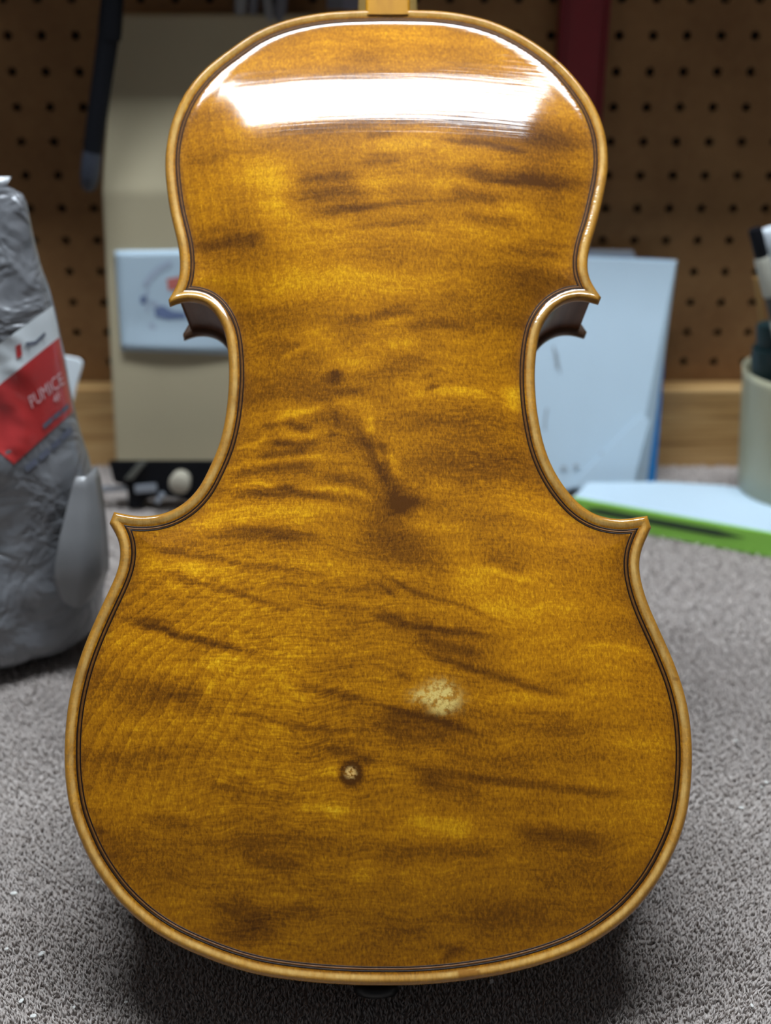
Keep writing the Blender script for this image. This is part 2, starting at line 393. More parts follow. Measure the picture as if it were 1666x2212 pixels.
def isect(A, B, endA=True):
    """intersection of polylines A and B nearest to A's end; returns (index position on A, on B, point)"""
    a0, a1 = A[:-1], A[1:]; best = None
    for j in range(len(B)-1):
        b0, b1 = B[j], B[j+1]; r = a1-a0; s = b1-b0
        den = r[:, 0]*s[1]-r[:, 1]*s[0]; den[np.abs(den) < 1e-12] = 1e-12
        qp = b0-a0
        t = (qp[:, 0]*s[1]-qp[:, 1]*s[0])/den; q = (qp[:, 0]*r[:, 1]-qp[:, 1]*r[:, 0])/den
        for i in np.nonzero((t >= 0) & (t <= 1) & (q >= 0) & (q <= 1))[0]:
            if best is None or j+q[i] < best[1]: best = (i+t[i], j+q[i], a0[i]+r[i]*t[i])
    return best
def cut(P, s0, s1):
    i0, i1 = int(math.floor(s0)), int(math.floor(s1))
    f = lambda s: P[int(s)]+(P[min(int(s)+1, len(P)-1)]-P[int(s)])*(s-int(s))
    return np.vstack([f(s0), P[i0+1:i1+1], f(s1)])
NSEG = [300, 120, 440, 120]; NT_ = 5
def loop(d):
    offs = [offset_poly(P, d) for P in ARCS]
    ends = [[None, None] for _ in range(4)]; tips = []
    for k in range(4):
        A, B = offs[k], offs[(k+1) % 4]; a, b = TIPS[k]
        half = 60
        As = A[-half:]; Bs = B[:half]
        hit = isect(As, Bs)
        t = (b-a)/np.linalg.norm(b-a); nn = np.array((t[1], -t[0]))
        if hit is not None and np.dot(hit[2]-a, nn) >= d:
            ends[k][1] = hit[0]+len(A)-half; ends[(k+1) % 4][0] = hit[1]; tips.append((hit[2], hit[2]))
        else:
            l = np.array([a+nn*d-t*25, b+nn*d+t*25])
            ha = isect(As, l); hb = isect(Bs, l)
            ends[k][1] = ha[0]+len(A)-half; ends[(k+1) % 4][0] = hb[0]; tips.append((ha[2], hb[2]))
    out = []
    for k in range(4):
        arc = resample(cut(offs[k], *ends[k]), NSEG[k]+1)
        out.append(arc[:-1])
        p, q = tips[k]; out.append(np.array([p+(q-p)*i/NT_ for i in range(NT_)]))
    return np.vstack(out)
NL = sum(NSEG)+4*NT_
# height field of the arching
CH = 7.2
Lc = loop(CH)
GS = 2.0
gx0, gy0 = Lc.min(0)-8; gx1, gy1 = Lc.max(0)+8
gx = np.arange(gx0, gx1, GS); gy = np.arange(gy0, gy1, GS)
GX, GY = np.meshgrid(gx, gy)
def inside(P, Q):
    x, y = Q[:, 0], Q[:, 1]; res = np.zeros(len(Q), bool)
    for i in range(len(P)):
        (ax, ay), (bx, by) = P[i], P[(i+1) % len(P)]
        c = ((ay > y) != (by > y))
        if c.any(): res ^= c & (x < (bx-ax)*(y-ay)/((by-ay) if by != ay else 1e-12)+ax)
    return res
def dist(P, Q):
    out = np.full(len(Q), 1e9)
    for i in range(0, len(Q), 4000):
        out[i:i+4000] = np.sqrt(((Q[i:i+4000, None]-P[None])**2).sum(2).min(1))
    return out
GQ = np.stack([GX.ravel(), GY.ravel()], 1)
INS = inside(Lc, GQ).reshape(GX.shape)
DG = np.where(INS, dist(Lc, GQ).reshape(GX.shape), 0)
LAM = 46.0
T = np.zeros_like(GX); kk = (GS/LAM)**2
for it in range(2600):
    S4 = np.zeros_like(T); S4[1:-1, 1:-1] = T[:-2, 1:-1]+T[2:, 1:-1]+T[1:-1, :-2]+T[1:-1, 2:]
    T = np.where(INS, (S4+kk)/(4+kk), 0)
T /= T.max()
# smooth quotient T/D, extended past the boundary
ok = (DG > 3.0).astype(float); Qn = np.where(ok > 0, T/np.maximum(DG, .5), 0)
def blur(A, n):
    for _ in range(n):
        A = np.pad(A, 1, mode='edge'); A = (A[:-2, 1:-1]+A[2:, 1:-1]+A[1:-1, :-2]+A[1:-1, 2:]+2*A[1:-1, 1:-1])/6
    return A
Qs = blur(Qn*ok, 14)/np.maximum(blur(ok, 14), 1e-4)
def bspline(A, P):
    fx = (P[:, 0]-gx0)/GS; fy = (P[:, 1]-gy0)/GS
    ix = np.clip(np.floor(fx).astype(int), 1, A.shape[1]-3); iy = np.clip(np.floor(fy).astype(int), 1, A.shape[0]-3)
    tx = fx-ix; ty = fy-iy
    def wts(t): return [(1-t)**3/6, (3*t**3-6*t*t+4)/6, (-3*t**3+3*t*t+3*t+1)/6, t**3/6]
    wx, wy = wts(tx), wts(ty); out = 0
    for a in range(4):
        for b in range(4): out = out+wy[a]*wx[b]*A[iy-1+a, ix-1+b]
    return out
ARCH = 15.5
def arch(P, D):
    """millimetres above the edge plane for points with distance D inside the channel loop"""
    D = np.maximum(D, 0); s = np.clip((D-4)/6, 0, 1); s = s*s*(3-2*s)
    t = (1-s)*D*bspline(Qs, P)+s*bspline(T, P)
    return -.95+ARCH*np.clip(t, 0, None)**1.35

EDGE = [(3.2,-4.6),(1.2,-4.55),(.55,-4.2),(.16,-3.5),(0,-2.6),(.05,-1.9),(.25,-1.25),(.6,-.7),(1.1,-.3),(1.7,-.07),(2.1,0),(2.6,-.08),(3.1,-.24),(3.6,-.45),(4.1,-.65),(4.6,-.79),(5.0,-.86)]
CHAN = [5.6, 6.2, 6.75, 7.2, 8, 9, 10, 11, 12, 13.2, 14.5, 16]
def wchan(d, P):
    if d <= CH: return np.full(len(P), -.86-.09*math.sin(min(1, (d-5.0)/2.2)*math.pi/2))
    return arch(P, np.full(len(P), d-CH))
V_BOT = uv(832, 2130)[1]
rings = []; ringd = []
for d, w in EDGE: rings.append(np.column_stack([loop(d), np.full(NL, w)])); ringd += [d if w > -2.7 else 0.0]*NL
for d in CHAN:
    P = loop(d); rings.append(np.column_stack([P, wchan(d, P)])); ringd += [d]*NL
RV = np.vstack(rings); RF = []
for r in range(len(rings)-1):
    for k in range(NL):
        l = (k+1) % NL; a, b, c, d = r*NL+k, r*NL+l, (r+1)*NL+l, (r+1)*NL+k
        q = [a, b, c, d]
        def same(i, j): return np.abs(RV[i]-RV[j]).max() < 1e-6
        if same(a, b) and same(c, d): continue
        if same(a, b): q = [a, c, d]
        elif same(c, d): q = [a, b, c]
        RF.append(q[::-1])
def fill(loopP, spacing, margin):
    lo, hi = loopP.min(0), loopP.max(0); pts = []
    ys = np.arange(lo[1], hi[1], spacing*.866)
    for j, y in enumerate(ys):
        xs = np.arange(lo[0]+(spacing/2 if j % 2 else 0), hi[0], spacing); pts.append(np.column_stack([xs, np.full(len(xs), y)]))
    pts = np.vstack(pts); pts = pts[inside(loopP, pts)]; pts = pts[dist(loopP, pts) > margin]
    # drop doubled loop points
    keep = [i for i in range(len(loopP)) if np.abs(loopP[i]-loopP[i-1]).max() > 1e-5]
    allp = np.vstack([loopP[keep], pts]); n = len(keep)
    res = delaunay_2d_cdt([Vector(p) for p in allp], [(i, (i+1) % n) for i in range(n)], [], 1, 1e-7)
    return np.array([tuple(p) for p in res[0]]), [list(f) for f in res[2]], keep, res[3]
LI = loop(CHAN[-1])
FP, FF, keep, orig = fill(LI, 1.25, 0.8)
base = (len(rings)-1)*NL
idx = np.zeros(len(FP), int); extra = []; nxt = len(RV)
for i in range(len(FP)):
    o = orig[i]
    if o and min(o) < len(keep): idx[i] = base+keep[min(o)]
    else: idx[i] = nxt; nxt += 1; extra.append(i)
EP = FP[extra]
EW = arch(EP, np.full(len(EP), 99.0))
BV = np.vstack([RV, np.column_stack([EP, EW])])
BD = np.array(ringd+[30.0]*len(EP))
def ccw(f):
    a, b, c = BV[f[0], :2], BV[f[1], :2], BV[f[2], :2]
    return f if (b[0]-a[0])*(c[1]-a[1])-(b[1]-a[1])*(c[0]-a[0]) > 0 else f[::-1]
BF = RF+[ccw([int(idx[i]) for i in f]) for f in FF]

# ---- figure of the maple, strokes in photograph pixels: (width, strength, points)
STROKES = """
14 -.8 445,535 490,535 545,530|8 -.5 630,425 680,412 780,405|28 -.45 700,440 740,438|6 -.6 690,485 760,480 860,472|12 -.4 690,490 770,478|4 -.4 620,520 740,525 860,512
9 -.5 560,305 700,302 860,290|8 -.5 780,325 860,318|5 -.5 770,380 875,378|4 -.4 790,367 860,365|30 -.4 530,690 640,700 690,720|10 -.5 740,715 860,700|25 .5 580,390 590,420|15 .4 595,455 600,470|20 .4 808,430 812,450|110 .15 700,570 760,600|10 -.3 420,350 470,345|12 -.3 430,500 500,497
8 -.5 820,290 940,290 1020,285|25 -.6 1030,290 1110,300 1190,315|5 -.75 910,328 1040,335 1165,347|12 -.65 960,400 1080,405 1270,398|5 -.5 990,415 1200,410|14 -.65 960,450 1090,447|4 -.5 820,475 900,465 990,458|9 -.5 980,490 1130,492|4 -.4 820,512 940,508
6 -.45 1130,535 1240,530|7 -.4 1075,552 1230,552|60 -.25 1100,680 1120,690|40 -.3 1200,620 1220,615|9 -.5 820,700 900,692|8 -.45 860,725 960,718 1040,728|6 .4 820,722 900,708|15 .35 990,368 1100,372|12 .3 960,430 1050,425|12 .3 1000,470 1180,470|30 .2 450,430 500,440
45 -.4 540,850 600,800 690,830|18 .65 690,738 700,750|5 .45 600,790 650,768 690,752|5 -.9 727,822 730,824|7 -.65 722,835 728,838|18 .4 750,795 765,805|8 .4 735,848 755,845|8 -.4 715,860 790,865|8 .4 740,885 790,893|7 .65 590,915 650,902 720,893
6 -.7 580,925 590,928|7 -.85 627,921 645,932 663,943|18 -.5 700,915 740,930 770,960|3 -.5 727,900 730,945|3 -1 717,955 719,957|9 .6 600,945 650,955 700,960|5 .5 500,967 560,962 590,942|7 -.65 575,965 640,970 700,967|7 -.65 550,992 620,988 680,985|4 .45 585,980 650,978
7 .6 482,1012 540,1005 600,998 690,1000 740,1005|11 -.6 482,1025 560,1020 620,1020 700,1030|4 .6 482,1047 560,1050 615,1056|6 .5 640,1063 720,1070 780,1085 820,1110|4 -.7 613,1061 632,1066|7 -.85 482,1078 560,1075 640,1078 700,1086 755,1100|40 .4 560,1115 640,1120
8 -.75 765,935 800,985 812,1020 845,1065 860,1100 875,1125|7 -.7 822,1005 843,1062|7 -.55 826,980 830,990|4 .6 806,970 822,1012 850,1080|4 .5 843,985 848,1055|3 .35 855,1000 857,1050|12 -.75 880,1100 865,1112|20 -.4 835,1110 845,1100|3 .45 862,1128 885,1148|12 -.45 690,1040 760,1055 810,1075|9 -.6 470,1150 560,1152 640,1165 720,1185|5 .5 795,960 800,940 798,910
8 .4 820,768 920,752|15 -.4 850,815 890,800|10 .45 840,845 900,838 950,825|4 -.7 905,835 940,822|4 -1 912,860 950,850|8 .5 845,885 900,868 980,853 1060,857 1100,870|4 -.6 1040,850 1090,860|9 .6 1112,840 1115,880|60 -.35 920,940 980,1000|40 -.25 1065,960 1080,1000|10 -.35 900,1100 960,1105
24 -.5 830,1180 880,1210 940,1230|25 .35 965,1160 980,1200 1010,1240|12 -.45 1060,1225 1110,1232|14 .3 905,1150 900,1130|30 -.3 860,1150 870,1160|20 .3 940,1060 930,1090
4 -.65 800,1236 850,1270 898,1297 1010,1325 1110,1365|3 -.6 800,1264 868,1313|5 -.8 800,1313 873,1358 943,1370 1030,1383 1090,1391|3 -.6 800,1334 860,1362|12 -.65 880,1370 945,1400 1045,1435|6 -.75 865,1395 950,1432 1030,1460 1110,1477 1170,1497 1257,1511|5 -.6 853,1464 890,1477|6 -.75 800,1526 922,1558 985,1575 1065,1611|4 -.4 1115,1542 1230,1554
22 -.4 800,1560 1000,1590|8 -.75 800,1640 920,1668 1045,1685 1147,1697 1290,1713 1390,1722|15 -.65 880,1680 985,1709 1060,1717|30 .35 1000,1310 1060,1330|5 .45 1030,1235 1100,1255 1180,1270|5 .4 1240,1395 1330,1400 1410,1408|40 -.25 1190,1590 1220,1600|25 .2 1300,1440 1340,1450|30 .25 1180,1540 1300,1550|20 -.3 1000,1640 1100,1650
6 -.65 295,1166 368,1195 466,1211 548,1232 703,1252|8 -.5 430,1160 560,1165 690,1185|5 -.6 315,1232 385,1248 487,1280 580,1313 670,1346|8 -.45 600,1310 720,1318 820,1340|6 -.95 250,1326 320,1354 393,1378 500,1405 590,1432|12 -.45 280,1330 340,1350 400,1372|8 -.65 622,1480 711,1501 820,1530|24 -.5 215,1465 300,1485 390,1500
4 -.6 500,1542 573,1556 640,1575 760,1585|7 -.65 690,1620 760,1630 820,1650|45 -.35 230,1640 260,1650|15 .5 325,1220 340,1235|14 .4 395,1225 420,1235|40 .4 280,1400 340,1400|12 .4 475,1440 520,1415|6 .5 458,1480 455,1510|8 .45 381,1530 376,1545|8 .35 593,1570 592,1590|6 .3 350,1260 420,1280|5 -.4 250,1200 300,1225
12 -.45 340,1768 400,1780|16 -.5 510,1830 590,1860 670,1870|28 -.65 520,1960 560,1980 540,2010|10 -.45 620,1965 700,1965|40 -.25 680,1820 700,1825|14 .5 660,1735 730,1750|8 -.45 590,1722 680,1728|5 -.8 210,1790 212,1795|12 .3 780,1900 790,1870|60 .15 400,1660 480,1680|40 -.25 300,1860 350,1880|10 -.4 470,1700 530,1705
16 .45 915,1775 990,1785|15 -.7 1085,1795 1200,1805 1320,1825|20 -.35 860,1835 1000,1840|35 -.35 1060,1970 1090,1970|12 -.45 820,2010 940,2010|6 -.9 967,2070 972,2062|9 .5 955,2062 960,2058|6 -.6 955,2045 990,2050|60 -.15 1200,1930 1300,1900|20 .25 1150,1770 1300,1770|20 .2 1350,1840 1380,1830|12 .5 733,1668 738,1676|14 -.5 760,1690 760,1655
"""
BPX = uv_px(BV[:, :2])
def paint(strokes, pts, soft=1.0, gain=1.0):
    out = np.zeros(len(pts))
    for s in strokes.replace('\n', '|').split('|'):
        if not s.strip(): continue
        p = s.split(); w = float(p[0])*soft; k = float(p[1])*gain; q = np.array([[float(c) for c in a.split(',')] for a in p[2:]])
        m = np.nonzero((pts[:, 0] > q[:, 0].min()-3.2*w-30) & (pts[:, 0] < q[:, 0].max()+3.2*w+30) & (pts[:, 1] > q[:, 1].min()-3.2*w) & (pts[:, 1] < q[:, 1].max()+3.2*w))[0]
        if not len(m): continue
        X = pts[m]; best = np.full(len(m), 1e9); tap = np.ones(len(m))
        Ls = np.hypot(*np.diff(q, axis=0).T); tot = Ls.sum(); s0 = 0
        for a, b, l in zip(q[:-1], q[1:], Ls):
            r = b-a; t = np.clip(((X-a)@r)/max(r@r, 1e-9), 0, 1)
            dv = X-a-t[:, None]*r
            dd = (dv[:, 0]*.55)**2+dv[:, 1]**2
            f = (s0+t*l)/tot; cl = dd < best; best = np.where(cl, dd, best)
            if tot > 6*w: tap = np.where(cl, np.clip(np.minimum(f, 1-f)/.22, 0.2, 1), tap)
            s0 += l
        out[m] += k*tap*np.exp(-best/(w*w*(.45+.55*tap)))
    return np.clip(out, -1.2, 1.0)
wob = np.array([noise.noise_vector(Vector((p[0]*.02, p[1]*.02, 0))) for p in BPX])
wob2 = np.array([noise.noise_vector(Vector((p[0]*.07, p[1]*.07, 5))) for p in BPX])
PW = BPX+wob[:, :2]*5+wob2[:, :2]*2
fig = paint(STROKES, PW, 1.3, .86)
pale_patch = np.clip(paint("12 1.0 912,1510 918,1512|14 1.1 950,1495 953,1503|13 1.0 966,1516 962,1530|8 .5 940,1542 948,1546|7 .5 932,1522 938,1528", PW), 0, 1)
kr = np.hypot(BPX[:, 0]-760, BPX[:, 1]-1672)
knot = np.clip(1.4*np.exp(-(kr/11)**4), 0, 1)
fig = np.clip(fig-1.1*np.exp(-((kr-18)/8)**2), -1.3, 1)
x, y = BPX[:, 0], BPX[:, 1]
up = (x-0.16*(y-300))/26.0
def arcs(y0): return np.where(y > y0, 45*(1-np.exp(-(y-y0)/55)), 0.9*(y-y0))
fy = 0.36*(y-1400)+arcs(1385+.25*(x-250))+arcs(1512+.25*(x-250))*.8*(y > 1512+.25*(x-250))
lo = (x+fy+0.0004*(x-250)**2)/36.0
sw = np.clip((y-800)/350, 0, 1)
grain = np.where(sw < .5, up, lo)
gamt = np.where(sw < .5, .5*np.clip((720-x)/250, 0.12, 1)*np.clip((820-y)/120, 0, 1), .85*np.clip((720-x)/250, .10, 1)*np.clip((y-1150)/150, 0, 1)*np.clip((1850-y)/250, .2, 1))

ripple = np.clip(paint("140 1 480,1250 640,1350 640,1520 620,1700|90 .7 580,1980 640,1960|60 .6 1050,900 1080,1050|60 .5 520,1040 560,1060", BPX), 0, 1)
repair = ((x > 990) & (x < 1036) & (y > 2095)).astype(float)*np.clip((5.2-BD)/.5, 0, 1)
VROOT = P0+L_*(V_BOT/1000)
viola = empty('viola', (0, 0, 0), 'golden-brown varnished viola standing with its one-piece maple back to the viewer', 'viola')
viola.matrix_world = Matrix(((R_.x, L_.x, N_.x, VROOT.x), (R_.y, L_.y, N_.y, VROOT.y), (R_.z, L_.z, N_.z, VROOT.z), (0, 0, 0, 1)))
def vloc(P): P = np.asarray(P, float); return (P-np.array((0, V_BOT, 0)))/1000
def vmesh(name, verts, faces, mat, smooth=True, label=None, parent=None):
    return mesh_obj(name, vloc(verts), faces, mat, parent or viola, smooth, label)
back = vmesh('back_plate', BV, BF, M_MAPLE, label='figured maple back plate with knots and a pale patch')
for nm, arr in (('fig', fig), ('pale_patch', pale_patch), ('knot', knot), ('grain', grain), ('grain_amt', gamt), ('edge_mm', BD), ('ripple', ripple), ('repair', repair)):
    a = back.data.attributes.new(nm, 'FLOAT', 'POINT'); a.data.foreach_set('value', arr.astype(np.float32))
def ring_strip(name, d0, d1, dw, mat, label=None):
    A, B = loop(d0), loop(d1)
    V = np.vstack([np.column_stack([A, wchan(d0, A)+dw-.06]), np.column_stack([A, wchan(d0, A)+dw]), np.column_stack([B, wchan(d1, B)+dw]), np.column_stack([B, wchan(d1, B)+dw-.06])])
    fs = [(r*NL+(k+1) % NL, r*NL+k, (r+1)*NL+k, (r+1)*NL+(k+1) % NL)[::-1] for r in range(3) for k in range(NL)]
    return vmesh(name, V, [f[::-1] for f in fs], mat, label=label, parent=back)
ring_strip('purfling_line', 4.95, 5.55, .03, M_PURF, 'outer black purfling line inlaid along the edge')
ring_strip('purfling_core', 5.55, 6.45, .015, M_PURFC)
ring_strip('purfling_line', 6.45, 7.0, .03, M_PURF, 'inner black purfling line inlaid along the edge')
# ribs: four bent strips between the corners
RIBH = 34.0; d = 3.0
Lr = loop(d); st = 0
for k in range(4):
    ids = [(st+i) % NL for i in range(NSEG[k]+NT_+1)]
    A = Lr[ids]
    V = np.vstack([np.column_stack([A, np.full(len(A), -4.3)]), np.column_stack([A, np.full(len(A), -4.5-RIBH-.2)])]); n = len(A)
    vmesh('rib', V, [(i, i+1, n+i+1, n+i) for i in range(n-1)], M_RIB)
    st += NSEG[k]+NT_
# belly (front plate), arching away from the viewer
WT = -4.5-RIBH
trg = [(3.4, 0), (1.2, -.05), (.5, -.35), (.1, -1.1), (0, -2), (.2, -3.1), (.8, -3.9), (1.8, -4.3), (3, -4.3), (5, -3.7), (8, -3.6), (14, -4.6)]
TV = [np.column_stack([loop(dd), np.full(NL, WT+w)]) for dd, w in trg]
FP2, FF2, keep2, orig2 = fill(loop(14), 7.0, 3.0)
nb = len(trg)*NL
TW = WT-4.6-ARCH*np.clip(bspline(T, FP2)-.18, 0, None)**1.2
TVx = np.vstack(TV+[np.column_stack([FP2, TW])])
TF = [(r*NL+k, r*NL+(k+1) % NL, (r+1)*NL+(k+1) % NL, (r+1)*NL+k) for r in range(len(trg)-1) for k in range(NL)]+[[nb+i for i in f] for f in FF2]
vmesh('front_plate', TVx, TF, M_TOP)
# button, heel, neck, fingerboard, scroll
vt = uv(838, 18)[1]; uc = uv(838, 18)[0]
def ribbon_outline(half, y0, y1, n=14):
    pts = [(-half, y0), (-half, y1)]
    pts += [(-half*math.cos(t), y1+half*.9*math.sin(t)) for t in np.linspace(0, math.pi, n)[1:-1]]
    return pts+[(half, y1), (half, y0)]
def vsolid(name, loops, mat, label=None, smooth=True, ang=0.9):
    n = len(loops[0]); V = np.vstack(loops); fs = []
    for r in range(len(loops)-1):
        for k in range(n):
            fs.append((r*n+k, r*n+(k+1) % n, (r+1)*n+(k+1) % n, (r+1)*n+k))
    fs.append(list(range(n))[::-1]); fs.append([(len(loops)-1)*n+k for k in range(n)])
    o = vmesh(name, V, fs, mat, smooth, label)
    bm = bmesh.new(); bm.from_mesh(o.data); bmesh.ops.recalc_face_normals(bm, faces=bm.faces); bm.to_mesh(o.data); bm.free()
    o.data.set_sharp_from_angle(angle=ang); return o
bl = []
for hw, w in ((9.9, -4.6), (10.6, -3.8), (10.8, -2.4), (10.6, -1.0), (10.0, -.2), (9.0, .15)):
    s = hw/10.8
    bl.append([(uc+px_*s, py_, w) for px_, py_ in ribbon_outline(10.8, vt-3.4, vt+7.5)])
vsolid('back_button', bl, M_NECK, 'rounded maple button where the neck meets the back')
def sec(v, wb, hb, wf, hf, n=9):
    # one neck section at height v: back at wb (half width hb, rounded) to the fingerboard face at wf (half width hf)
    pts = []
    for t in np.linspace(-1, 1, n):
        h = hb*1.0
        pts.append((uc+h*t, v, wb-(abs(t)**2.6)*min(4.0, (wb-wf)*.25)))
    for q in (.33, .66, 1.0): pts.append((uc+hb+(hf-hb)*q, v, wb-4+(wf-wb+4)*q))
    for q in (1.0, .66, .33): pts.append((uc-hb-(hf-hb)*q, v, wb-4+(wf-wb+4)*q))
    return pts
vsolid('neck', [sec(vt-2.5, -4.7, 10.5, WT-6, 16.5), sec(vt+8, -4.8, 10.5, WT-6, 16.3), sec(vt+15, -7, 9.5, WT-6, 16), sec(vt+22, -15, 9.5, WT-6, 15.8), sec(vt+32, -20.5, 10, WT-6, 15.5),
    sec(vt+60, -22, 10.5, WT-6, 14.8), sec(vt+148, -24, 10, WT-6, 12.5)], M_HEEL, 'maple neck and heel rising out of the picture')
fb = []
for v, hw in ((vt-118, 19), (vt-60, 17), (vt, 15), (vt+150, 12)):
    fb.append([(uc+hw*math.cos(t), v, WT-6.2-(3.5+6.5*math.sin(t) if 0 < t < math.pi else 0)) for t in np.linspace(0, math.pi, 11)])
vsolid('fingerboard', fb, M_EBONY)
# pegbox and scroll
pb = [[(uc+a*hw, v, w+b*th) for a, b in ((-1, -1), (1, -1), (1, 1), (-1, 1))] for v, w, hw, th in ((vt+148, WT+5, 13, 12), (vt+170, WT+4, 13.5, 12), (vt+200, WT+10, 12, 10), (vt+228, WT+18, 9, 8))]
vsolid('pegbox', pb, M_NECK)
sp = []
for i in range(40):
    a = i/39*3.6*math.pi; r = 19*math.exp(-a*.13); hw = 8+7*(i/39)
    cv, cw = vt+234, WT+12
    sp.append([(uc+s*hw, cv+(r+q)*math.cos(a+1.4)*.9, cw+(r+q)*math.sin(a+1.4)) for s, q in ((-1, -3), (1, -3), (1, 3), (-1, 3))])
vsolid('scroll', sp, M_NECK)
# end button
cb = uv(812, 2130); eb = []
for v, r in ((2, 4), (-.5, 4), (-1.2, 7), (-2.5, 8.6), (-4.5, 8.8), (-6, 7.5), (-6.8, 4)):
    eb.append([(cb[0]+r*math.cos(t), V_BOT+v+.5, -16+r*math.sin(t)*1.0) for t in np.linspace(0, 2*math.pi, 25)[:-1]])
vsolid('end_button', eb, M_EBONY, 'black end button under the lower edge')

# ------------------------------------------------------------------ grey powder bag with white and red label
M_BAG = NT('grey_plastic_film'); _v = M_BAG.coord()
_f = M_BAG.noise(_v, 30, 3, 0.6, 0.8)
M_BAG.set(Base_Color=M_BAG.mix(M_BAG.noise(_v, 45, 3), (0.13, 0.133, 0.145), (0.25, 0.255, 0.27)), Roughness=0.32, Metallic=0.15,
          Normal=M_BAG.bump(_f, 0.8, 0.012), Coat_Weight=0.5, Coat_Roughness=0.2)
M_BAG = M_BAG.m
M_BAGL = plain('bag_label_white', (0.62, 0.66, 0.68), 0.35, 0.08, 40, coat=0.3)
M_BAGR = plain('bag_label_red', (0.46, 0.035, 0.035), 0.32, 0.18, 30, coat=0.6)
M_BAGW = plain('bag_lettering', (0.66, 0.46, 0.48), 0.4)
M_INK = plain('dark_ink', (0.10, 0.11, 0.15), 0.6)
def build_bag():
    BY = 0.625
    sil = [(-12, 402), (8, 388), (24, 386), (33, 402), (41, 432), (51, 482), (61, 532), (76, 590), (92, 632), (106, 680), (116, 730), (126, 772), (140, 850), (151, 900), (166, 960), (184, 1010), (191, 1042), (200, 1090), (210, 1160), (218, 1230), (221, 1272), (216, 1330), (203, 1385), (188, 1420)]
    pts = [PY(px, py, BY) for px, py in sil]
    e = empty('powder_bag', (-0.285, BY, 0), 'crumpled grey plastic powder bag with a white and red label', 'bag')
    zs = [p.z for p in pts]; xs = [p.x for p in pts]
    zt = max(zs); n = 64; rows = 60
    order = sorted(zip(zs, xs)); zz = np.array([a for a, b in order]); xx = np.array([b for a, b in order])
    vs = []
    for r in range(rows+1):
        f = r/rows; z = f*zt*.997
        xr = float(np.interp(z, zz, xx)); cx = -0.305+.015*f; hw = xr-cx
        hd = (0.058*(1-f)**.55+.0025) if f > .02 else .058
        for k in range(n):
            th = 2*math.pi*k/n; c, s = math.cos(th), math.sin(th)
            p = Vector((cx+hw*math.copysign(abs(c)**.75, c), BY+hd*math.copysign(abs(s)**.8, s)+.012*f, z))
            m = noise.fractal(Vector((p.x*26, p.y*26, p.z*17)), 1.0, 2.0, 3)*.007*min(1, 4*(1-f)+.25)
            fold = noise.noise(Vector((p.x*60+p.z*25, p.y*20, p.z*14)))*.0042
            rg = 1-abs(noise.noise(Vector((p.x*34+3, p.y*12, p.z*30+p.x*22)))); fold += (rg**6)*.004
            out = Vector((.25*c, s, 0)); edge = 1-abs(c)**4
            p += out*(m+fold)*edge
            if f < .06: p += Vector((-c*.012*(1-f/.06)**2, -s*.02*(1-f/.06)**2, 0))
            vs.append(p-e.location)
    fs = [(r*n+k, r*n+(k+1) % n, (r+1)*n+(k+1) % n, (r+1)*n+k) for r in range(rows) for k in range(n)]
    fs.append(tuple(range(n))[::-1]); fs.append(tuple(rows*n+k for k in range(n)))
    body = mesh_obj('bag_body', vs, fs, M_BAG, e, True)
    bvh = BVHTree.FromPolygons([v+e.location for v in vs], fs)
    def on(px, py, lift=.0006):
        d = ray(px, py).normalized(); h = bvh.ray_cast(CAM, d)
        if h[0] is None: return None
        return h[0]-d*lift-e.location
    def patch(name, quad, mat, lift, nx=30, ny=14, **kw):
        q = [Vector(p) for p in quad]; grid = {}; vv = []; ff = []
        for j in range(ny+1):
            for i in range(nx+1):
                a, b = i/nx, j/ny
                p = (q[0]*(1-a)+q[1]*a)*(1-b)+(q[3]*(1-a)+q[2]*a)*b
                h = on(p.x, p.y, lift)
                if h is not None: grid[i, j] = len(vv); vv.append(h)
        for j in range(ny):
            for i in range(nx):
                ks = [(i, j), (i+1, j), (i+1, j+1), (i, j+1)]
                if all(k in grid for k in ks): ff.append([grid[k] for k in ks])
        return mesh_obj(name, vv, ff, mat, e, True, **kw)
    lab = patch('label_band', [(-90, 806), (121, 655), (136, 722), (-90, 902)], M_BAGL, .0007, label='white label band')
    patch('label_band', [(-90, 902), (136, 722), (162, 885), (30, 1003)], M_BAGR, .0008, label='red label band')
    patch('red_drop', [(33, 748), (45, 742), (48, 768), (37, 775)], M_BAGR, .0014, 4, 4)
    def text(name, s, o, ux, uy, mat, lift):
        cu = bpy.data.curves.new(name, 'FONT'); cu.body = s; cu.size = 1.0; cu.resolution_u = 3
        t = bpy.data.objects.new(name, cu); C.objects.link(t); bpy.context.view_layer.update()
        me = bpy.data.meshes.new_from_object(t); C.objects.unlink(t); bpy.data.objects.remove(t)
        bm = bmesh.new(); bm.from_mesh(me)
        bmesh.ops.triangulate(bm, faces=bm.faces)
        bmesh.ops.subdivide_edges(bm, edges=bm.edges, cuts=1)
        bad = []
        for v in bm.verts:
            p = Vector(o)+Vector(ux)*v.co.x+Vector(uy)*v.co.y
            h = on(p.x, p.y, lift)
            if h is None: bad.append(v)
            else: v.co = h
        bmesh.ops.delete(bm, geom=bad, context='VERTS')
        bm_obj(name, bm, mat, e)
    text('lettering', 'PUMICE', (68, 883), (21, -16), (-13, -36), M_BAGW, .0016)
    text('lettering', '4F', (118, 872), (16, -12), (-8, -22), M_BAGW, .0016)
    for a, b in (((92, 918), (112, 900)), ((114, 898), (130, 886)), ((132, 884), (147, 871))):
        patch('small_print', [a, b, (b[0]+3, b[1]+9), (a[0]+3, a[1]+9)], M_INK, .0016, 4, 2)
